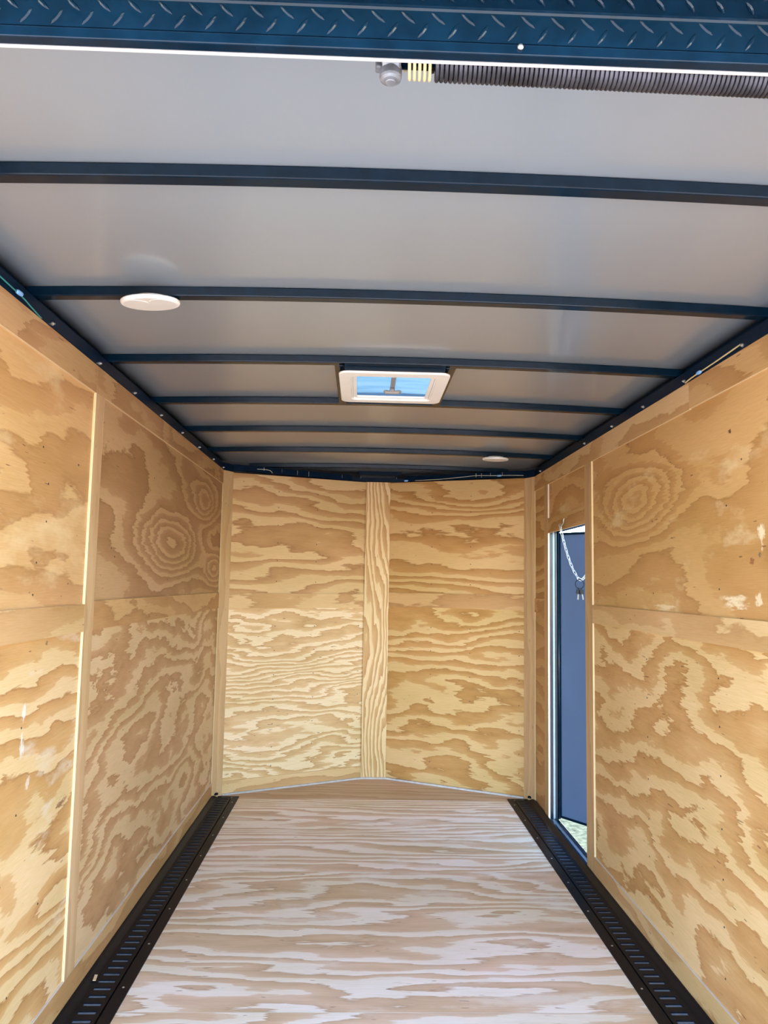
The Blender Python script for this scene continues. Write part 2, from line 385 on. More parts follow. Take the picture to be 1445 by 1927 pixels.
V_floor2 = plywood('veneer_floor_back', (.89, .79, .65), (.70, .50, .32), (.53, .36, .22), rings=13, slope=1.1, swirl=.6, stretch=5.5, lowfreq=2.8, seed=17.2, lightpos=.40, scuff=.4, scuff_col=(.90, .84, .73), rough=.42)
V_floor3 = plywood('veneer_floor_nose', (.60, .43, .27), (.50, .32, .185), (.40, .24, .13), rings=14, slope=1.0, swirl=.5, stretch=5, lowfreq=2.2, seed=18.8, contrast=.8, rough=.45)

# ------------------------------------------------------------------ ground and outer shell
bm = bmesh.new(); n = 40
bmesh.ops.create_grid(bm, x_segments=2, y_segments=2, size=40)
bmesh.ops.translate(bm, verts=bm.verts, vec=(0, 0, -.55))
g = link_mesh('ground', bm, GRAVEL); tag(g, 'pale sunlit gravel yard round the trailer', 'ground', kind='structure')
bm = bmesh.new(); box(bm, 1.3, 14, 2.6, 22, -.56, -.53)
g = link_mesh('lawn', bm, GRASS); tag(g, 'bright sunlit grass outside the open side door', 'grass', kind='structure')

shell = empty('trailer_shell'); tag(shell, 'black outer skin of the trailer body', 'trailer body', kind='structure')
def outer(name, pts, z0, z1, th=.012):
    bm = bmesh.new()
    for a, c in zip(pts, pts[1:]):
        a, c = Vector(a), Vector(c); d = (c-a).normalized(); nn = Vector((d.y, -d.x, 0))
        vs = []
        for q in (a, c):
            for k in (0, th):
                for zz in (z0, z1): vs.append(bm.verts.new((q.x+nn.x*k, q.y+nn.y*k, zz)))
        for q in ((0, 1, 3, 2), (4, 6, 7, 5), (0, 4, 5, 1), (2, 3, 7, 6), (0, 2, 6, 4), (1, 5, 7, 3)):
            bm.faces.new([vs[i] for i in q])
    return link_mesh(name, bm, SKIN, shell)
XO = 1.062
outer('outer_skin', [(-XO, YR), (-XO, 4.97), (-.13, 5.58), (.13, 5.58), (XO, 4.97), (XO, 4.525)][::-1], -.10, 2.20)
outer('outer_skin', [(XO, 3.755), (XO, YR)], -.10, 2.20)
outer('outer_skin', [(XO, 4.525), (XO, 3.755)], 1.690, 2.20)
outer('outer_skin', [(XO, 4.525), (XO, 3.755)], -.10, -.004)

# roof / ceiling: bowed sheet with the vent cut out
def zbow(x): return 2.142 - .017*x*x                     # underside of the bows
VX0, VX1, VY0, VY1 = -.165, .160, 2.715, 3.075           # vent opening
def sheet(bm, z_off, xs, ys, inside):
    vt = {}
    def v(i, j):
        if (i, j) not in vt: vt[(i, j)] = bm.verts.new((xs[i], ys[j], zbow(xs[i])+z_off))
        return vt[(i, j)]
    for i in range(len(xs)-1):
        for j in range(len(ys)-1):
            cx, cy = (xs[i]+xs[i+1])/2, (ys[j]+ys[j+1])/2
            if VX0 < cx < VX1 and VY0 < cy < VY1: continue
            if not inside(cx, cy): continue
            bm.faces.new((v(i, j), v(i+1, j), v(i+1, j+1), v(i, j+1)))
xs = sorted(set([-1.07+i*2.14/24 for i in range(25)] + [VX0, VX1]))
ys = sorted(set([YR+i*(5.60-YR)/29 for i in range(30)] + [VY0, VY1]))
bm = bmesh.new(); sheet(bm, .0282, xs, ys, lambda x, y: True)
ceil = link_mesh('ceiling', bm, CEIL, smooth=True)
so = ceil.modifiers.new('solid', 'SOLIDIFY'); so.thickness = .004; so.offset = 1
tag(ceil, 'satin grey bowed ceiling skin behind the black roof bows', 'ceiling', kind='structure')
bm = bmesh.new(); sheet(bm, .046, xs, ys, lambda x, y: True)
rf = link_mesh('roof_skin', bm, SKIN, shell, smooth=True)
so = rf.modifiers.new('solid', 'SOLIDIFY'); so.thickness = .006; so.offset = 0

# ------------------------------------------------------------------ floor
fl = empty('floor', (0, 2.8, 0)); tag(fl, 'whitish plywood floor between the two black tracks', 'floor', kind='structure')
FX = .8505
bm = bmesh.new()
vs = [bm.verts.new((x, y, z)) for z in (-.04, -.022) for x, y in ((-1.06, YR), (1.06, YR), (1.06, 4.9), (.12, 5.5), (-.12, 5.5), (-1.06, 4.9))]
bm.faces.new(vs[:6][::-1]); bm.faces.new(vs[6:])
for i in range(6): bm.faces.new((vs[i], vs[(i+1) % 6], vs[6+(i+1) % 6], vs[6+i]))
link_mesh('subfloor', bm, SUBF, fl)
seams = [YR, 1.353, 2.531, 3.701]
for i, (a, c, mat) in enumerate(((seams[0], seams[1], V_floor), (seams[1], seams[2], V_floor), (seams[2], seams[3], V_floor), (seams[3], 4.893, V_floor2))):
    panel('floor_panel', (-FX, a+.0012, 0), X, Y, 2*FX, c-a-.0024, .019, mat, fl, 'u', edge=EDGEW)
# nose piece of the floor
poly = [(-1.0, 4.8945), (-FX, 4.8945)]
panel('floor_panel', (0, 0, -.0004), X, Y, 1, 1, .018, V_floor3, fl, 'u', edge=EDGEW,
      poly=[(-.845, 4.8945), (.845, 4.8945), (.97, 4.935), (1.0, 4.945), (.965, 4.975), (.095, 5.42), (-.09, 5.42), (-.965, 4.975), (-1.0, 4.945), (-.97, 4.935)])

# ------------------------------------------------------------------ side walls
wl = empty('wall_left', (-WP, 2.8, 0)); tag(wl, 'left plywood wall of large sheets', 'wall', kind='structure')
TH = .010
def lpanel(y0, y1, z0, z1, mat, off=None):      # on the left wall: viewer side is +X, so ud x vd = +X : ud=+Y, vd=+Z
    return panel('plywood_sheet', (-WP, y0, z0), Y, Z, y1-y0, z1-z0, TH, mat, wl, 'u', off)
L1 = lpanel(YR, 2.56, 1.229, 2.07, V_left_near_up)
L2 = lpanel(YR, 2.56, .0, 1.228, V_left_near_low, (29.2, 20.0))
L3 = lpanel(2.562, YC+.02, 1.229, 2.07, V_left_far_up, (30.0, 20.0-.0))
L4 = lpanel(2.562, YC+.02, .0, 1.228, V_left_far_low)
def ltrim(y0, y1, z0, z1, mat, label, grain='u', th=RE-.0004, proud=0.0, edge=None):
    return trim((-W+proud, y0, z0), Y, Z, y1-y0, z1-z0, th, mat, label, grain, edge=edge)
ltrim(YR, 2.519, 1.982, ZT, V_top, 'near plywood strip along the top of the left wall')
ltrim(2.521, YC, 1.986, ZT, V_top, 'far plywood strip along the top of the left wall')
ltrim(2.520, 2.602, .096, 1.9845, V_batten, 'vertical pale plywood batten on the left wall', 'v')
ltrim(YR, 2.5185, 1.184, 1.273, V_strip2, 'horizontal cover strip across the near half of the left wall')
ltrim(2.6035, YC, 1.184, 1.282, V_strip, 'horizontal cover strip across the far half of the left wall')
def baseboard(nm, o, ud, vd, lu, lv, mat, label):
    return panel(nm, o, ud, vd, lu, lv, RE-.0004, mat, None, 'u', None, EDGEW, 'structure', label, 'baseboard')
baseboard('baseboard_left', (-W, YR, .0), Y, Z, YC-YR, .095, V_strip, 'low plywood strip at the foot of the left wall')

wr = empty('wall_right', (WP, 2.8, 0)); tag(wr, 'right plywood wall of large sheets with the side door opening', 'wall', kind='structure')
DY0, DY1, DZ1 = 3.762, 4.515, 1.680     # door opening
def rpanel(y0, y1, z0, z1, mat, off=None):      # viewer side is -X : ud=-Y, vd=+Z  -> (-Y)x(Z) = -X
    return panel('plywood_sheet', (WP, y1, z0), -Y, Z, y1-y0, z1-z0, TH, mat, wr, 'u', off)
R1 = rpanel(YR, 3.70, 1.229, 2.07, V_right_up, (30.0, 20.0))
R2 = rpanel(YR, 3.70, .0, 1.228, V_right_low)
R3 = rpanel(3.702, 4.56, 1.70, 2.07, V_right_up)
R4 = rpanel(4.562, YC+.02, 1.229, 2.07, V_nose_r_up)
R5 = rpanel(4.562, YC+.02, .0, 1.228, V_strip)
def rtrim(y0, y1, z0, z1, mat, label, grain='u', edge=None):
    return trim((W, y1, z0), -Y, Z, y1-y0, z1-z0, RE-.0004, mat, label, grain, edge=edge)
rtrim(YR, 2.529, 1.981, ZT, V_strip, 'near plywood strip along the top of the right wall')
rtrim(2.531, YC, 1.979, ZT, V_strip2, 'far plywood strip along the top of the right wall')
rtrim(3.648, 3.762, .0, 1.9785, V_batten, 'vertical plywood batten on the near side of the side door', 'v')
rtrim(YR, 3.6465, 1.186, 1.273, V_strip2, 'horizontal cover strip across the right wall')
rtrim(3.7635, 4.513, 1.680, 1.770, V_strip, 'short plywood strip above the side door opening')
rtrim(4.515, 4.605, .0, 1.9785, V_batten, 'vertical plywood batten on the far side of the side door', 'v', EDGEW)
rtrim(4.6065, YC, 1.194, 1.282, V_strip, 'short cover strip between the side door and the nose')
baseboard('baseboard_right', (W, 3.6465, .0), -Y, Z, 3.6465-YR, .095, V_strip2, 'low plywood strip at the foot of the right wall')

# ------------------------------------------------------------------ nose wall (two leaning halves and a centre batten)
wb = empty('wall_back', (0, 5.2, 0)); tag(wb, 'plywood nose wall at the far end folded in a shallow point', 'wall', kind='structure')
uL = (AL-NL).normalized(); nLn = uL.cross(Z)             # ud x vd must face the camera (-Y)
uR = (NR-AR).normalized(); nRn = uR.cross(Z)
lenL = (AL-NL).length; lenR = (NR-AR).length
def zt(o, ud, s, side): return 0
def nosepanel(base, ud, nn, lu, z0, z1l, z1r, mat, off=None):
    o = base - nn*RE
    return panel('plywood_sheet', (o.x, o.y, 0), ud, Z, 1, 1, TH, mat, wb, 'u', off, poly=[(-.02, z0), (lu+.02, z0), (lu+.02, z1r), (-.02, z1l)])
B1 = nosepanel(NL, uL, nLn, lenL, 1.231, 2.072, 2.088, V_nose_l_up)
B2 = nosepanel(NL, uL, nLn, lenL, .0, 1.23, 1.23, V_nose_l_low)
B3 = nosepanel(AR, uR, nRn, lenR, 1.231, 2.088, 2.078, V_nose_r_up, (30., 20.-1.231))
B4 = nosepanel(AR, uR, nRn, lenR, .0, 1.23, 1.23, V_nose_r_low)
trim(NL+Z*1.182, uL, Z, lenL-.001, .098, RE-.0004, V_strip2, 'horizontal cover strip on the left half of the nose wall')
trim(AR+Z*1.198+uR*.001, uR, Z, lenR-.002, .098, RE-.0004, V_strip, 'horizontal cover strip on the right half of the nose wall')
trim(NL+Z*.0, uL, Z, lenL-.001, .085, RE-.0004, V_strip2, 'low plywood strip at the foot of the left half of the nose wall')
trim(AL+Vector((.0005, -.004, 0)), X, Z, .1745, 2.0885, RE+.002, V_center, 'wide vertical batten with bold grain in the middle of the nose wall', 'v')
# corner battens
cL = Vector((-W, YC, 0)); dL = (NL-cL)
trim(cL+dL*.01, dL, Z, dL.length*.99, ZT, RE-.0004, V_batten, 'vertical batten in the far left corner', 'v')
cR = Vector((W, YC-.008, 0)); dR = (cR-NR)
trim(NR+dR*.005, dR, Z, dR.length*.99, ZT, RE-.0004, V_batten, 'vertical batten in the far right corner', 'v')
# caulk bead along the foot of the nose
bm = bmesh.new()
q = [NL-nLn*(-.004), AL-nLn*(-.006), AR-nRn*(-.006), NR-nRn*(-.004)]
tube(bm, [(p.x, p.y, .003) for p in q], .008, 8)
o = link_mesh('trim_%d' % (TRIM[0]+1), bm, CAULK, smooth=True); TRIM[0] += 1
tag(o, 'grey sealant bead along the foot of the nose wall', 'trim', kind='structure')

# dark screw heads in the boards (parts of their sheets)
def screw_head_mesh(r=.0032, d=.0012):
    bm = bmesh.new(); lathe(bm, [(r, -.0006), (r, d*.5), (r*.6, d), (0, d)], (0, 0, 0), 'Z', 10)
    me = bpy.data.meshes.new('screw'); bm.to_mesh(me); bm.free(); me.materials.append(SPRINGST); return me
SCREW = screw_head_mesh()
def screws(sheet_ob, pos, normal):
    for p in pos:
        s = bpy.data.objects.new('screw', SCREW); COL.objects.link(s); s.parent = sheet_ob
        pw = sheet_ob.parent.location if sheet_ob.parent else Vector((0, 0, 0))
        s.location = Vector(p); s.rotation_euler = Vector(normal).to_track_quat('Z', 'Y').to_euler()
        # sheets carry world coordinates in their meshes, so local = world here
def on(base, ud, nn, s, z): 
    p = base - nn*RE + ud*s; return (p.x, p.y, z)
for (sh, base, ud, nn, ln) in ((B1, NL, uL, nLn, lenL), (B3, AR, uR, nRn, lenR)):
    screws(sh, [on(base, ud, nn, ln*f, z) for f in (.33, .62) for z in (1.36, 1.50, 1.62, 1.74, 1.86, 1.97)], nn)
for (sh, base, ud, nn, ln) in ((B2, NL, uL, nLn, lenL), (B4, AR, uR, nRn, lenR)):
    screws(sh, [on(base, ud, nn, ln*f, z) for f in (.33, .62, .965) for z in (.15, .27, .42, .58, .74, .90, 1.06)], nn)
screws(R2, [(WP, y, z) for y in (2.38, 2.98) for z in (.18, .33, .47, .62, .78, .93, 1.08)], -X)
screws(R1, [(WP, y, z) for y, z in ((2.2, 1.75), (2.3, 1.62), (2.36, 1.36), (2.9, 1.34), (2.9, 1.62), (3.58, 1.33), (3.58, 1.6), (3.58, 1.9), (3.2, 1.33))], -X)
screws(L1, [(-WP, y, z) for y, z in ((2.15, 1.73), (2.2, 1.63), (2.2, 1.52), (2.15, 1.40), (2.14, 1.31), (2.42, 1.72))], X)
screws(L2, [(-WP, y, z) for y, z in ((2.12, .95), (2.12, .72), (2.05, .56), (2.3, .42), (2.13, .25))], X)
screws(L3, [(-WP, y, z) for y, z in ((2.78, 1.47), (2.82, 1.44), (3.3, 1.8), (3.6, 1.36))], X)

# ------------------------------------------------------------------ side door with its frame
dr = empty('door_1', (1.078, 4.500, 0)); tag(dr, 'pale blue grey side door standing ajar beyond its opening in the right wall', 'door', kind='structure')
ld = Vector((.587, -.810, 0)).normalized(); lo = Vector((ld.y, -ld.x, 0))   # ld along leaf, lo outward? choose side away from the room
if lo.x < 0: lo = -lo
hinge = Vector((1.078, 4.500, 0))
def leaf(name, s0, s1, z0, z1, t0, t1, mat, parent):
    bm = bmesh.new(); vs = []
    for s in (s0, s1):
        for t in (t0, t1):
            for z in (z0, z1): vs.append(bm.verts.new(hinge+ld*s+lo*t+Z*z))
    for q in ((0, 1, 3, 2), (4, 6, 7, 5), (0, 4, 5, 1), (2, 3, 7, 6), (0, 2, 6, 4), (1, 5, 7, 3)): bm.faces.new([vs[i] for i in q])
    return link_mesh(name, bm, mat, parent, bevel=.002)
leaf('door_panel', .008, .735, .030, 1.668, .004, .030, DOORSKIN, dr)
bm_parts = [('door_edge', 0, .012), ('door_edge', .735, .748)]
for nme, a, c in bm_parts: leaf(nme, a, c, .018, 1.682, .0, .034, BLACK, dr)
leaf('door_edge', .012, .735, .018, .031, .0, .034, BLACK, dr)
leaf('door_edge', .012, .735, 1.667, 1.682, .0, .034, BLACK, dr)
# frame
df = empty('trim_%d' % (TRIM[0]+1), (1.05, 4.14, 0)); TRIM[0] += 1
tag(df, 'black door frame with a bright aluminium strip round the side door opening', 'door frame', kind='structure')
bm = bmesh.new()
box(bm, 1.026, 1.045, 4.516, 4.54, 0, 1.70); box(bm, 1.058, 1.076, 4.512, 4.54, 0, 1.70)        # far jamb
box(bm, 1.026, 1.043, 3.735, 3.764, 0, 1.70); box(bm, 1.060, 1.076, 3.735, 3.764, 0, 1.70)      # near jamb
box(bm, 1.026, 1.076, 3.76, 4.52, 1.683, 1.70)                                                  # head
box(bm, 1.016, 1.034, 3.764, 4.515, -.02, .006); box(bm, 1.052, 1.072, 3.764, 4.515, -.02, .008)  # sill
link_mesh('black_frame', bm, BLACK, df, bevel=.001)
bm = bmesh.new()
box(bm, 1.045, 1.058, 4.519, 4.54, 0, 1.69); box(bm, 1.043, 1.060, 3.735, 3.759, 0, 1.69)
box(bm, 1.034, 1.052, 3.764, 4.515, -.02, .004)
link_mesh('aluminium_strip', bm, ALUD, df)
bm = bmesh.new(); tube(bm, [(1.077, 4.507, .01), (1.077, 4.507, 1.69)], .0075, 10); link_mesh('hinge', bm, BLACK, df, smooth=True)
# pale reveal board lining the far jamb
panel('reveal_board', (1.0238, 4.5145, .0), X, Z, .0022, 1.68, .01, V_strip2, df, 'v', edge=EDGEW)

# ------------------------------------------------------------------ roof bows
BOWY = [1.4035+.6137*k for k in range(7)]
names = ['nearest roof bow, the first behind the rear header', 'second roof bow from the rear, carrying the large round lamp at its left', 'third roof bow from the rear, at the near side of the roof vent',
         'fourth roof bow from the rear, at the far side of the roof vent', 'fifth roof bow from the rear, the first beyond the roof vent',
         'sixth roof bow from the rear, carrying the far round lamp at its right', 'farthest roof bow, just in front of the nose wall']
def bow_mesh(bm, y0, y1, x0, x1, n=28, h=.0275):
    rows = []
    for i in range(n+1):
        x = x0+(x1-x0)*i/n; z = zbow(x)
        rows.append([bm.verts.new((x, y0, z)), bm.verts.new((x, y1, z)), bm.verts.new((x, y1, z+h)), bm.verts.new((x, y0, z+h))])
    for A, B in zip(rows, rows[1:]):
        for k in range(4): bm.faces.new((A[k], A[(k+1) % 4], B[(k+1) % 4], B[k]))
    bm.faces.new(rows[0][::-1]); bm.faces.new(rows[-1])
for k, y in enumerate(BOWY):
    bm = bmesh.new(); bow_mesh(bm, y, y+.035, -1.043, 1.043)
    o = link_mesh('roof_bow', bm, BLACK, bevel=.003)
    tag(o, 'black steel '+names[k], 'roof bow', 'roof bows across the ceiling')

# side rails on top of the walls
def side_rail(sgn, label, ys_bolts):
    t = empty('side_rail', (sgn*1.05, 2.9, 2.1)); tag(t, label, 'rail')
    bm = bmesh.new()
    a, c = sorted((sgn*1.0165, sgn*1.052))
    box(bm, a, c, YR, 4.905, 2.076, 2.1215)
    link_mesh('beam', bm, TOPRAIL, t, bevel=.003)
    bm = bmesh.new(); a, c = sorted((sgn*1.046, sgn*1.058))
    box(bm, a, c, YR, 4.905, 2.1222, 2.150)
    link_mesh('upper_flange', bm, TOPRAIL, t)
    for y in ys_bolts:
        bm = bmesh.new(); lathe(bm, [(.0, -.010), (.003, -.010), (.0034, -.006), (.0055, -.004), (.0055, 0), (0, 0)], (0, 0, 0), 'X', 12)
        if sgn < 0: bmesh.ops.scale(bm, vec=(-1, 1, 1), verts=bm.verts)
        bmesh.ops.translate(bm, verts=bm.verts, vec=(sgn*1.0165, y, 2.0875))
        link_mesh('screw', bm, STEEL, t, smooth=False)
    return t
side_rail(-1, 'black steel rail along the top of the left wall', (2.137, 2.531, 2.93, 3.325, 3.72, 4.12, 4.52, 4.846))
side_rail(1, 'black steel rail along the top of the right wall', (2.158, 2.563, 2.95, 3.329, 3.75, 4.699))

# rail over the nose wall
t = empty('nose_rail', (0, 5.2, 2.1)); tag(t, 'black steel rail over the nose wall at the far end of the ceiling', 'rail')
def seg_beam(name, a, c, z0, z1, depth, mat, parent):
    a, c = Vector(a), Vector(c); d = (c-a).normalized(); nn = Vector((-d.y, d.x, 0))
    if nn.y < 0: nn = -nn
    bm = bmesh.new(); vs = []
    for q in (a, c):
        for k in (0, depth):
            for z in (z0, z1): vs.append(bm.verts.new((q.x+nn.x*k, q.y+nn.y*k, z)))
    for q in ((0, 1, 3, 2), (4, 6, 7, 5), (0, 4, 5, 1), (2, 3, 7, 6), (0, 2, 6, 4), (1, 5, 7, 3)): bm.faces.new([vs[i] for i in q])
    return link_mesh(name, bm, mat, parent, bevel=.002)
seg_beam('beam', (-1.012, 4.875), (-.966, 4.966), 2.078, 2.126, .03, TOPRAIL, t)
seg_beam('beam', (-.966, 4.968), (-.19, 5.366), 2.0905, 2.130, .03, TOPRAIL, t)
seg_beam('beam', (.19, 5.366), (.966, 4.968), 2.0905, 2.130, .03, TOPRAIL, t)
seg_beam('beam', (.966, 4.966), (1.012, 4.875), 2.078, 2.126, .03, TOPRAIL, t)
seg_beam('center_plate', (-.19, 5.385), (.19, 5.385), 2.0915, 2.118, .03, TOPRAIL, t)
seg_beam('center_bar', (-.14, 5.30), (.16, 5.30), 2.128, 2.152, .03, TOPRAIL, t)
def nose_pt(s, left=True, back=.0):
    if left: p = NL + uL*s*lenL + nLn*.004
    else: p = AR + uR*s*lenR + nRn*.004
    return p
for left, s, ln in ((1, .21, .020), (1, .34, .022), (1, .455, .030), (1, .54, .032), (1, .80, .022), (1, .95, .014), (0, .05, .012), (0, .66, .026), (0, .70, .030), (0, .765, .022), (0, .85, .02)):
    p = nose_pt(s, bool(left)); bm = bmesh.new()
    tube(bm, [(p.x, p.y, 2.124), (p.x, p.y, 2.124-ln)], [.0022, .0016], 6)
    link_mesh('screw', bm, STEEL, t)

# ------------------------------------------------------------------ roof vent
t = empty('roof_vent', (0, 2.89, 2.12)); tag(t, 'white square roof vent with a crank under a milky lid', 'roof vent')
def rrect(x0, x1, y0, y1, r, n=6):
    pts = []
    for cx, cy, a0 in ((x1-r, y1-r, 0), (x0+r, y1-r, 90), (x0+r, y0+r, 180), (x1-r, y0+r, 270)):
        for k in range(n+1):
            a = math.radians(a0+90*k/n); pts.append((cx+r*math.cos(a), cy+r*math.sin(a)))
    return pts
def ring_solid(bm, outer_, inner_, z0, z1):
    n = len(outer_)
    O0 = [bm.verts.new((x, y, z0)) for x, y in outer_]; I0 = [bm.verts.new((x, y, z0)) for x, y in inner_]
    O1 = [bm.verts.new((x, y, z1)) for x, y in outer_]; I1 = [bm.verts.new((x, y, z1)) for x, y in inner_]
    for i in range(n):
        j = (i+1) % n
        bm.faces.new((O0[i], O0[j], I0[j], I0[i])); bm.faces.new((O1[j], O1[i], I1[i], I1[j]))
        bm.faces.new((O0[j], O0[i], O1[i], O1[j])); bm.faces.new((I0[i], I0[j], I1[j], I1[i]))
FXa, FXb, FYa, FYb = -.207, .203, 2.668, 3.118
bm = bmesh.new(); ring_solid(bm, rrect(FXa, FXb, FYa, FYb, .035), rrect(-.163, .158, 2.718, 3.072, .02), 2.1175, 2.1265)
link_mesh('flange', bm, WHITEPL, t, bevel=.003)
bm = bmesh.new(); ring_solid(bm, rrect(-.1625, .1575, 2.7185, 3.0715, .02), rrect(-.157, .152, 2.724, 3.066, .016), 2.121, 2.205)
link_mesh('neck', bm, WHITEPL, t)
bm = bmesh.new(); ring_solid(bm, rrect(-.1565, .1515, 2.7245, 3.0655, .015), rrect(-.142, .137, 2.741, 3.050, .012), 2.124, 2.133)
link_mesh('inner_ring', bm, WHITEPL, t, bevel=.002)
# milky lid closing the opening
bm = bmesh.new(); n = 12; vt = []
for i in range(n+1):
    for j in range(n+1):
        a, c = i/n*2-1, j/n*2-1
        z = 2.134 + .006*(1-abs(a)**4)*(1-abs(c)**4)
        vt.append(bm.verts.new((-.0025+a*.155, 2.895+c*.171, z)))
for i in range(n):
    for j in range(n):
        k = i*(n+1)+j; bm.faces.new((vt[k], vt[k+1], vt[k+n+2], vt[k+n+1]))
link_mesh('lid', bm, LID, t, smooth=True)
# crank arm and wing knob
bm = bmesh.new(); box(bm, -.011, .007, 2.752, 2.905, 2.126, 2.131)
link_mesh('crank_arm', bm, CRANK, t, bevel=.001)
bm = bmesh.new()
lathe(bm, [(0, -.004), (.010, -.004), (.011, 0), (.010, .014), (0, .015)], (-.002, 2.905, 2.112), 'Z', 18)
k_ = link_mesh('crank_knob', bm, GREYPL, t, smooth=True)
bm = bmesh.new()
tube(bm, [(-.036, 2.903, 2.114), (-.028, 2.903, 2.110), (-.002, 2.903, 2.108), (.024, 2.903, 2.110), (.033, 2.903, 2.114)], [.004, .0085, .0065, .0085, .004], 10)
link_mesh('wing', bm, GREYPL, k_)
# black steel framing round the opening
fr = empty('vent_framing', (0, 2.95, 2.14)); tag(fr, 'black steel framing between two bows around the roof vent', 'framing')
for x0, x1 in ((-.222, -.190), (.186, .220)):
    bm = bmesh.new(); box(bm, x0, x1, BOWY[2]+.0355, BOWY[3]-.0005, 2.1408, 2.1685)
    link_mesh('cross_member', bm, BLACK, fr, bevel=.002)
bm = bmesh.new(); box(bm, -.185, .181, BOWY[2]+.0365, BOWY[2]+.047, 2.1275, 2.168)
link_mesh('header_strip', bm, BLACK, fr)
bm = bmesh.new(); box(bm, -.185, .181, 3.085, 3.10, 2.1275, 2.168)
link_mesh('header_strip', bm, BLACK, fr)

# ------------------------------------------------------------------ round ceiling lamps
def lamp(c, r, tilt, label):
    t = empty('ceiling_lamp', c); tag(t, label, 'ceiling lamp', 'round white ceiling lamps')
    t.rotation_euler = (math.radians(tilt), math.radians(-3.2 if c[0] < 0 else 1.0), 0)
    bm = bmesh.new(); lathe(bm, [(0, .013), (r*.62, .013), (r*.64, .0055), (r*.95, .0055), (r, .0025), (r, -.003), (r*.985, -.0055), (r*.94, -.0072), (r*.915, -.0068), (0, -.0068)], (0, 0, 0), 'Z', 56)
    o = link_mesh('housing', bm, WHITEPL, None, smooth=True); o.parent = t
    o.modifiers.new('edge', 'EDGE_SPLIT').split_angle = math.radians(50)
    bm = bmesh.new()
    # lens with a V notch at the switch side
    pts = []
    for k in range(72):
        a = 2*math.pi*k/72; q = r*.895
        dx = abs(((a-math.pi*1.5+math.pi) % (2*math.pi))-math.pi)
        if dx < .60: q -= r*.62*(1-dx/.60)**1.4
        pts.append((q*math.cos(a), q*math.sin(a)))
    lo_ = [bm.verts.new((x, y, -.0078)) for x, y in pts]; hi_ = [bm.verts.new((x, y, -.0066)) for x, y in pts]
    bm.faces.new(lo_[::-1])
    for i in range(72): bm.faces.new((lo_[i], lo_[(i+1) % 72], hi_[(i+1) % 72], hi_[i]))
    o = link_mesh('lens', bm, LENS, None); o.parent = t
    return t
lamp((-.706, 2.030, 2.1200), .079, 8, 'larger looking round white puck lamp on the second bow, at the left')
lamp((.690, 4.490, 2.1225), .078, 3, 'small looking round white puck lamp on the sixth bow, at the far right')

# ------------------------------------------------------------------ rear header with tread plate
t = empty('rear_header', (0, .85, 2.03)); tag(t, 'black diamond tread plate header over the rear opening', 'header')
HY, HZ0, HZ1 = .85, 2.000, 2.0555
ov = Vector((0, -1, .10)).normalized()                      # overhang towards the rear
bm = bmesh.new()
def strip(bm, prof, x0, x1):
    A = [bm.verts.new((x0, y, z)) for y, z in prof]; B = [bm.verts.new((x1, y, z)) for y, z in prof]
    for i in range(len(prof)-1): bm.faces.new((A[i], A[i+1], B[i+1], B[i]))
prof = [(HY, HZ0+.014), (HY, HZ1-.004), (HY-.0012, HZ1-.0012), (HY-.004, HZ1)]
end = Vector((0, HY-.004, HZ1)) + ov*.20
prof += [(end.y, end.z), (end.y, end.z+.03)]
strip(bm, prof, -1.07, 1.07)
def lens_bump(bm, c, ax, nrm, L=.0125, Wd=.0032, H=.0017):
    side = ax.cross(nrm).normalized(); base = []; top = []
    for k in range(10):
        a = 2*math.pi*k/10; base.append(bm.verts.new(c + ax*L*math.cos(a) + side*Wd*math.sin(a)*(1-.35*abs(math.cos(a)))))
    for k in range(10):
        a = 2*math.pi*k/10; top.append(bm.verts.new(c + nrm*H + ax*L*.62*math.cos(a) + side*Wd*.35*math.sin(a)))
    for k in range(10): bm.faces.new((base[k], base[(k+1) % 10], top[(k+1) % 10], top[k]))
    bm.faces.new(top)
PITX = .0365
for i in range(-28, 29):
    x = i*PITX
    lens_bump(bm, Vector((x-.012, HY-.0001, HZ0+.0265)), Vector((.55, 0, .83)).normalized(), Vector((0, -1, 0)))       # "/" low row
    lens_bump(bm, Vector((x+.006, HY-.0001, HZ0+.0430)), Vector((.72, 0, -.69)).normalized(), Vector((0, -1, 0)))      # "\" high row
    nd = Vector((0, -.10, -1)).normalized()
    for r_ in range(9):
        c = Vector((x + (.006 if r_ % 2 else .024)-.008, HY-.004, HZ1)) + ov*(.014+.0185*r_)
        a = Vector((.72, 0, 0)) + ov*(.69 if r_ % 2 else -.69)
        lens_bump(bm, c + nd*.0001, a.normalized(), nd)
link_mesh('tread_plate', bm, BLACK, t)
bm = bmesh.new()
box(bm, -1.07, 1.07, HY+.001, HY+.016, HZ0, HZ0+.014); box(bm, -1.07, 1.07, HY+.002, HY+.014, HZ0+.014, 2.175)
link_mesh('tube', bm, BLACK, t, bevel=.0015)
bm = bmesh.new(); box(bm, -1.07, 1.07, HY+.0165, HY+.0205, HZ0-.001, HZ0+.006)
link_mesh('bright_edge', bm, ALU, t)['label'] = 'bright bare metal edge'
bm = bmesh.new(); lathe(bm, [(0, -.0036), (.0020, -.0034), (.0036, -.0017), (.0040, 0), (0, 0)], (.070, HY, 2.0095), 'Y', 14)
link_mesh('screw', bm, STEEL, t, smooth=True)

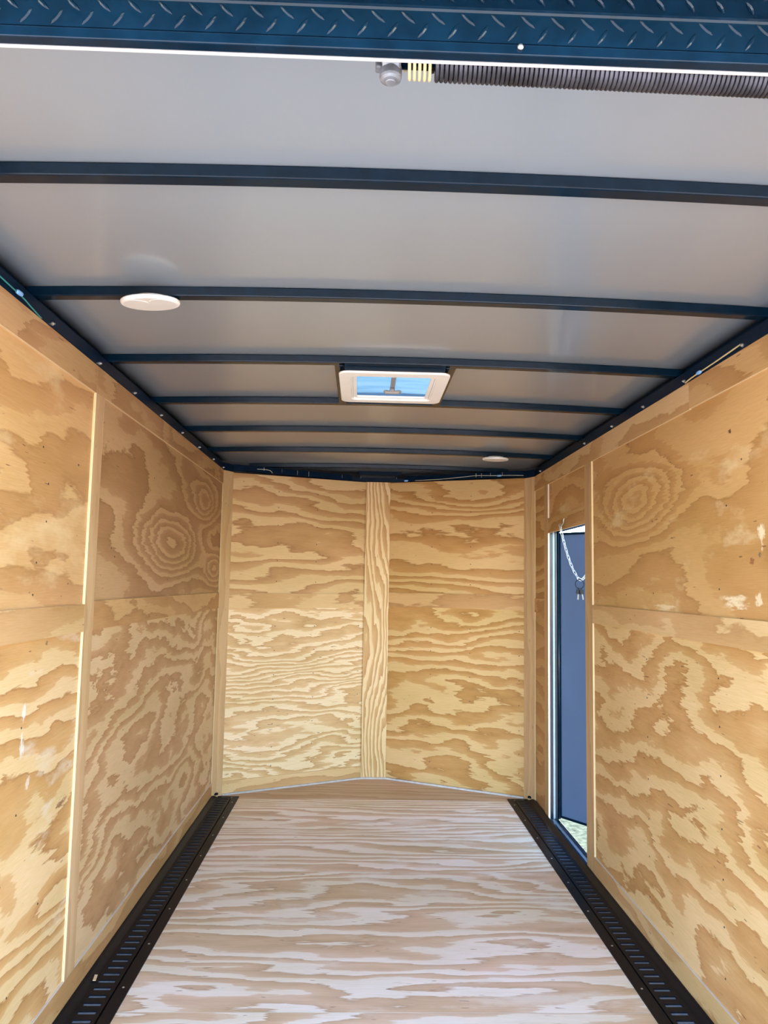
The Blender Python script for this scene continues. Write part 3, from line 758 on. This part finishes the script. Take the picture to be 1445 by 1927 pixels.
# ------------------------------------------------------------------ torsion spring behind the header
t = empty('torsion_spring', (.3, .92, 2.034)); tag(t, 'dark steel coil spring hanging behind the rear header', 'spring')
def axis_pt(x): return Vector((x, .92, 2.0385-.011*(x+.06)))
def helix(bm, x0, turns, pitch, R, wr_, seg=20, sides=7):
    pts = []
    for k in range(int(turns*seg)+1):
        a = 2*math.pi*k/seg; x = x0+pitch*k/seg; c = axis_pt(x)
        pts.append(c+Vector((0, R*math.cos(a), R*math.sin(a))))
    tube(bm, pts, wr_, sides)
bm = bmesh.new(); helix(bm, -.0655, 5.5, .0066, .0215, .0022); link_mesh('painted_coil', bm, SPRINGPAINT, t, smooth=True)['label'] = 'cream painted end coils'
bm = bmesh.new(); helix(bm, -.0655+5.5*.0066, 110, .0061, .0215, .0029); link_mesh('coil', bm, SPRINGST, t, smooth=True)
bm = bmesh.new(); tube(bm, [axis_pt(-.095), axis_pt(.80)], .011, 16); link_mesh('shaft', bm, BLACK, t, smooth=True)
cone = bmesh.new()
c = axis_pt(-.085)
lathe(cone, [(.012, -.011), (.019, -.011), (.021, -.006), (.021, .010), (.018, .013), (.012, .013)], c, 'X', 28)
cn = link_mesh('winding_cone', cone, CASTSTEEL, t)
bm = bmesh.new(); lathe(bm, [(0, -.030), (.010, -.030), (.0135, -.028), (.0145, -.025), (.0145, -.012), (.011, -.008), (0, -.008)], c, 'Z', 28)
link_mesh('boss', bm, CASTSTEEL, cn)
bm = bmesh.new(); lathe(bm, [(0, -.0325), (.006, -.0325), (.007, -.0318), (.007, -.029), (0, -.029)], c, 'Z', 20); link_mesh('plug', bm, CASTSTEEL, cn)
bm = bmesh.new(); box(bm, c.x-.020, c.x-.012, c.y-.008, c.y+.006, c.z-.016, c.z+.012)
link_mesh('set_bolt', bm, CASTSTEEL, cn, bevel=.002)

# ------------------------------------------------------------------ floor tracks
def floor_track(sgn, label):
    t = empty('floor_track', (sgn*.93, 2.9, 0)); tag(t, label, 'floor track', 'slotted black floor tracks along the walls')
    Y0, Y1 = YR, 4.932
    def xx(d): return sgn*(.8508+d)          # d measured from the inner edge towards the wall
    bm = bmesh.new()
    # lengthwise profile pieces either side of the slotted web
    def ext(prof, y0, y1):
        A = [bm.verts.new((xx(d), y0, z)) for d, z in prof]; B = [bm.verts.new((xx(d), y1, z)) for d, z in prof]
        for i in range(len(prof)-1): bm.faces.new((A[i], A[i+1], B[i+1], B[i]))
    yw = Y1-.016
    ext([(0, -.012), (0, .0035), (.040, .0035), (.042, .002), (.0425, -.007), (.0475, -.007), (.048, .001), (.060, .001)], Y0, yw)
    ext([(.122, .001), (.134, .001), (.1395, .004), (.152, .016), (.158, .0185), (.1632, .0185), (.1632, -.012)], Y0, yw)
    # closing end plate
    vs = [bm.verts.new((xx(d), y, .0035)) for y in (yw, Y1) for d in (0, .138)]
    bm.faces.new((vs[0], vs[1], vs[3], vs[2]))
    a = [bm.verts.new((xx(d), Y1, z)) for z in (.0035, -.018) for d in (0, .138)]; bm.faces.new((a[0], a[1], a[3], a[2]))
    # web with recessed slots
    pit, sl = .0469, .019
    k0 = int((Y0-2.527)/pit)
    y = 2.527 + k0*pit - sl/2; last = Y0
    D = .0045
    while y+sl < yw-.01:
        if y > Y0+.005:
            q = [bm.verts.new((xx(d), yy, .001)) for yy in (last, y) for d in (.060, .122)]
            bm.faces.new((q[0], q[1], q[3], q[2]))
            for d0, d1 in ((.060, .0625), (.1195, .122)):
                q = [bm.verts.new((xx(d), yy, .001)) for yy in (y, y+sl) for d in (d0, d1)]; bm.faces.new((q[0], q[1], q[3], q[2]))
            top = [bm.verts.new((xx(d), yy, .001)) for d, yy in ((.0625, y), (.1195, y), (.1195, y+sl), (.0625, y+sl))]
            bot = [bm.verts.new((xx(d), yy, -D)) for d, yy in ((.0625, y), (.1195, y), (.1195, y+sl), (.0625, y+sl))]
            for i in range(4): bm.faces.new((top[i], top[(i+1) % 4], bot[(i+1) % 4], bot[i]))
            last = y+sl
        y += pit
    q = [bm.verts.new((xx(d), yy, .001)) for yy in (last, yw) for d in (.060, .122)]; bm.faces.new((q[0], q[1], q[3], q[2]))
    link_mesh('channel', bm, RAILBLACK, t)
    bm = bmesh.new(); a, c = sorted((xx(.056), xx(.126))); box(bm, a, c, Y0+.002, yw, -.0105, -.0035)
    link_mesh('slot_backing', bm, SLOTMETAL, t)['label'] = 'blue grey steel strip seen through the slots'
    # upturned end by the corner
    bm = bmesh.new(); lathe(bm, [(0, 0), (.016, 0), (.018, .006), (.013, .012), (0, .014)], (xx(.146), Y1-.022, .0165), 'Z', 18)
    link_mesh('end_cap', bm, RAILBLACK, t, smooth=True)
    yy = 1.15
    while yy < 4.9:
        bm = bmesh.new(); lathe(bm, [(.0042, .0030), (.0042, .0042), (.003, .0052), (0, .0055)], (xx(.022), yy, 0), 'Z', 10)
        link_mesh('screw', bm, STEEL, t); yy += .304
    return t
floor_track(-1, 'slotted black floor track along the foot of the left wall')
floor_track(1, 'slotted black floor track along the right wall, passing the side door')

# ------------------------------------------------------------------ door chain, hook and keys
hk = bmesh.new()
HX = W-.001
tube(hk, [(HX+.004, 4.131, 1.733), (HX-.004, 4.131, 1.735), (HX-.007, 4.131, 1.730), (HX-.007, 4.133, 1.712), (HX-.010, 4.143, 1.702), (HX-.018, 4.152, 1.692), (HX-.024, 4.157, 1.694), (HX-.026, 4.160, 1.704)], .0032, 8)
tag(link_mesh('chain_hook', hk, STEEL, smooth=True), 'small steel hook screwed above the side door', 'hook')
ctrl = [(W-.020, 4.153, 1.694), (1.004, 4.152, 1.645), (1.030, 4.135, 1.533), (1.060, 4.117, 1.444), (1.090, 4.099, 1.400), (1.130, 4.115, 1.432), (1.20, 4.150, 1.54), (1.262, 4.180, 1.640)]
def catmull(P, n=40):
    P = [Vector(p) for p in P]; P = [2*P[0]-P[1]]+P+[2*P[-1]-P[-2]]; out = []
    for i in range(1, len(P)-2):
        for k in range(n):
            s = k/n; a, b, c_, d = P[i-1:i+3]
            out.append(.5*((2*b)+(c_-a)*s+(2*a-5*b+4*c_-d)*s*s+(-a+3*b-3*c_+d)*s**3))
    out.append(P[-2]); return out
path = catmull(ctrl)
ch = empty('door_chain', ctrl[0]); tag(ch, 'thin steel chain sagging from the hook across the side door opening', 'chain')
bm = bmesh.new(); pts = []
for k in range(16):
    a = 2*math.pi*k/16; pts.append((.0085*(1 if math.cos(a) > 0 else -1)*0 + math.cos(a)*.0062, 0, math.sin(a)*.0062 + (.0085 if math.sin(a) > 0 else -.0085)))
tube(bm, pts, .0018, 7, closed=True)
link_me = bpy.data.meshes.new('link'); bm.to_mesh(link_me); bm.free(); link_me.materials.append(STEEL)
for p_ in link_me.polygons: p_.use_smooth = True
acc = 0.0; nxt = 0.0; cnt = 0; low = None
for a, b in zip(path, path[1:]):
    seg = (b-a).length
    while acc+seg >= nxt:
        f = (nxt-acc)/seg if seg else 0; p = a.lerp(b, f); d = (b-a).normalized()
        o = bpy.data.objects.new('link', link_me); COL.objects.link(o); o.parent = ch
        zq = d; yq = Vector((.81, .587, 0)); yq = (yq-zq*yq.dot(zq)).normalized(); xq = yq.cross(zq)
        if cnt % 2: xq, yq = yq, -xq
        mm = Matrix((xq, yq, zq)).transposed().to_4x4(); mm.translation = p-Vector(ctrl[0])
        o.matrix_local = mm
        if low is None or p.z < low.z: low = p.copy()
        cnt += 1; nxt += .0225
    acc += seg
kr = empty('key_ring', (low.x, low.y, low.z-.025)); tag(kr, 'dark ring with two black headed keys hanging from the chain', 'key ring')
bm = bmesh.new(); rc = Vector((low.x, low.y, low.z-.027)); pts = []
for k in range(28):
    a = 2*math.pi*k/28; pts.append(rc+Vector((.85*math.cos(a)*.0235, -.5*math.cos(a)*.0235, math.sin(a)*.0255)))
tube(bm, pts, .0020, 7, closed=True); link_mesh('ring', bm, KEYBLACK, kr, smooth=True)
def key(c, ang, name):
    h = bmesh.new(); box(h, -.011, .011, -.003, .003, -.024, .0); box(h, -.003, .003, -.0015, .0015, -.002, .012)
    bmesh.ops.rotate(h, verts=h.verts, cent=(0, 0, 0), matrix=Matrix.Rotation(ang, 3, 'Y')); bmesh.ops.translate(h, verts=h.verts, vec=c)
    ko = link_mesh(name, h, KEYBLACK, kr, bevel=.0015); ko['label'] = 'key with a black plastic head'
    b = bmesh.new(); box(b, -.0032, .0032, -.0010, .0010, -.054, -.024)
    for q in range(4): box(b, .0028, .0028+.0012+.0008*(q % 2), -.001, .001, -.052+.006*q, -.049+.006*q)
    bmesh.ops.rotate(b, verts=b.verts, cent=(0, 0, 0), matrix=Matrix.Rotation(ang, 3, 'Y')); bmesh.ops.translate(b, verts=b.verts, vec=c)
    link_mesh('blade', b, BRASS, ko)
key(rc+Vector((-.006, .004, -.030)), .05, 'key'); key(rc+Vector((.008, -.005, -.031)), -.18, 'key')

# ------------------------------------------------------------------ wiring tucked behind the top of the walls
def wire(name, pts, r, mat, label, cat='wire'):
    bm = bmesh.new(); tube(bm, catmull(pts, 8), r, 6); o = link_mesh(name, bm, mat, smooth=True); tag(o, label, cat); return o
wire('wire', [(-1.011, 1.62, 2.099), (-1.010, 1.811, 2.092), (-1.009, 1.87, 2.089), (-1.010, 1.93, 2.088), (-1.011, 2.02, 2.078), (-1.013, 2.06, 2.0765)], .0022, GREENW, 'green wire running out of the top of the left wall')
wire('wire', [(1.011, 2.16, 2.091), (1.010, 2.27, 2.0865), (1.010, 2.36, 2.084), (1.0105, 2.50, 2.0815), (1.012, 2.55, 2.0775)], .0024, YELLOWW, 'tan wire lying along the top of the right wall')
def connector(c, d, label):
    d = Vector(d).normalized(); c = Vector(c); bm = bmesh.new()
    tube(bm, [c-d*.016, c-d*.012, c-d*.004, c+d*.004, c+d*.012, c+d*.016], [.003, .0055, .0065, .0065, .0055, .003], 10)
    tag(link_mesh('wire_connector', bm, BLUEPL, smooth=True), label, 'wire connector', 'blue crimp connectors on the wiring')
connector((-1.008, 1.912, 2.090), (0, 1, .05), 'blue crimp connector on the green wire at the left wall')
connector((1.0085, 2.435, 2.0825), (0, 1, 0), 'blue crimp connector beside the tan wire at the right wall')
def np_(s, left, z, out=.010):
    p = (NL + uL*s*lenL + nLn*out) if left else (AR + uR*s*lenR + nRn*out)
    return (p.x, p.y, z)
wire('wire', [np_(.16, 1, 2.108), np_(.22, 1, 2.109), np_(.255, 1, 2.104), np_(.27, 1, 2.088)], .0017, WHITEW, 'short pale wire curling over the left half of the nose wall')
wire('wire', [np_(.20, 0, 2.093), np_(.40, 0, 2.095), np_(.56, 0, 2.103), np_(.67, 0, 2.108), np_(.80, 0, 2.102), np_(.90, 0, 2.100), np_(1.0, 0, 2.094)], .0017, WHITEW, 'pale wire strung over the right half of the nose wall')
p = np_(.13, 0, 2.095, .012); connector(p, uR, 'blue crimp connector nearest the middle of the nose wall')
p = np_(.83, 0, 2.100, .012); connector(p, uR, 'blue crimp connector near the right end of the nose wall')
p = np_(.86, 1, 2.094, .012)
# wood chip lying on the left track
bm = bmesh.new(); box(bm, -.005, .005, -.018, .018, 0, .0025)
bmesh.ops.rotate(bm, verts=bm.verts, cent=(0, 0, 0), matrix=Matrix.Rotation(.15, 3, 'Z')); bmesh.ops.translate(bm, verts=bm.verts, vec=(-.985, 2.725, .0055))
bmesh.ops.rotate(bm, verts=bm.verts, cent=(-.985, 2.725, .0055), matrix=Matrix.Rotation(.1, 3, 'Y'))
o = link_mesh('wood_chip', bm, principled('pale_chip', (.72, .52, .28), .7)); tag(o, 'small pale wood chip lying on the left floor track', 'wood chip')
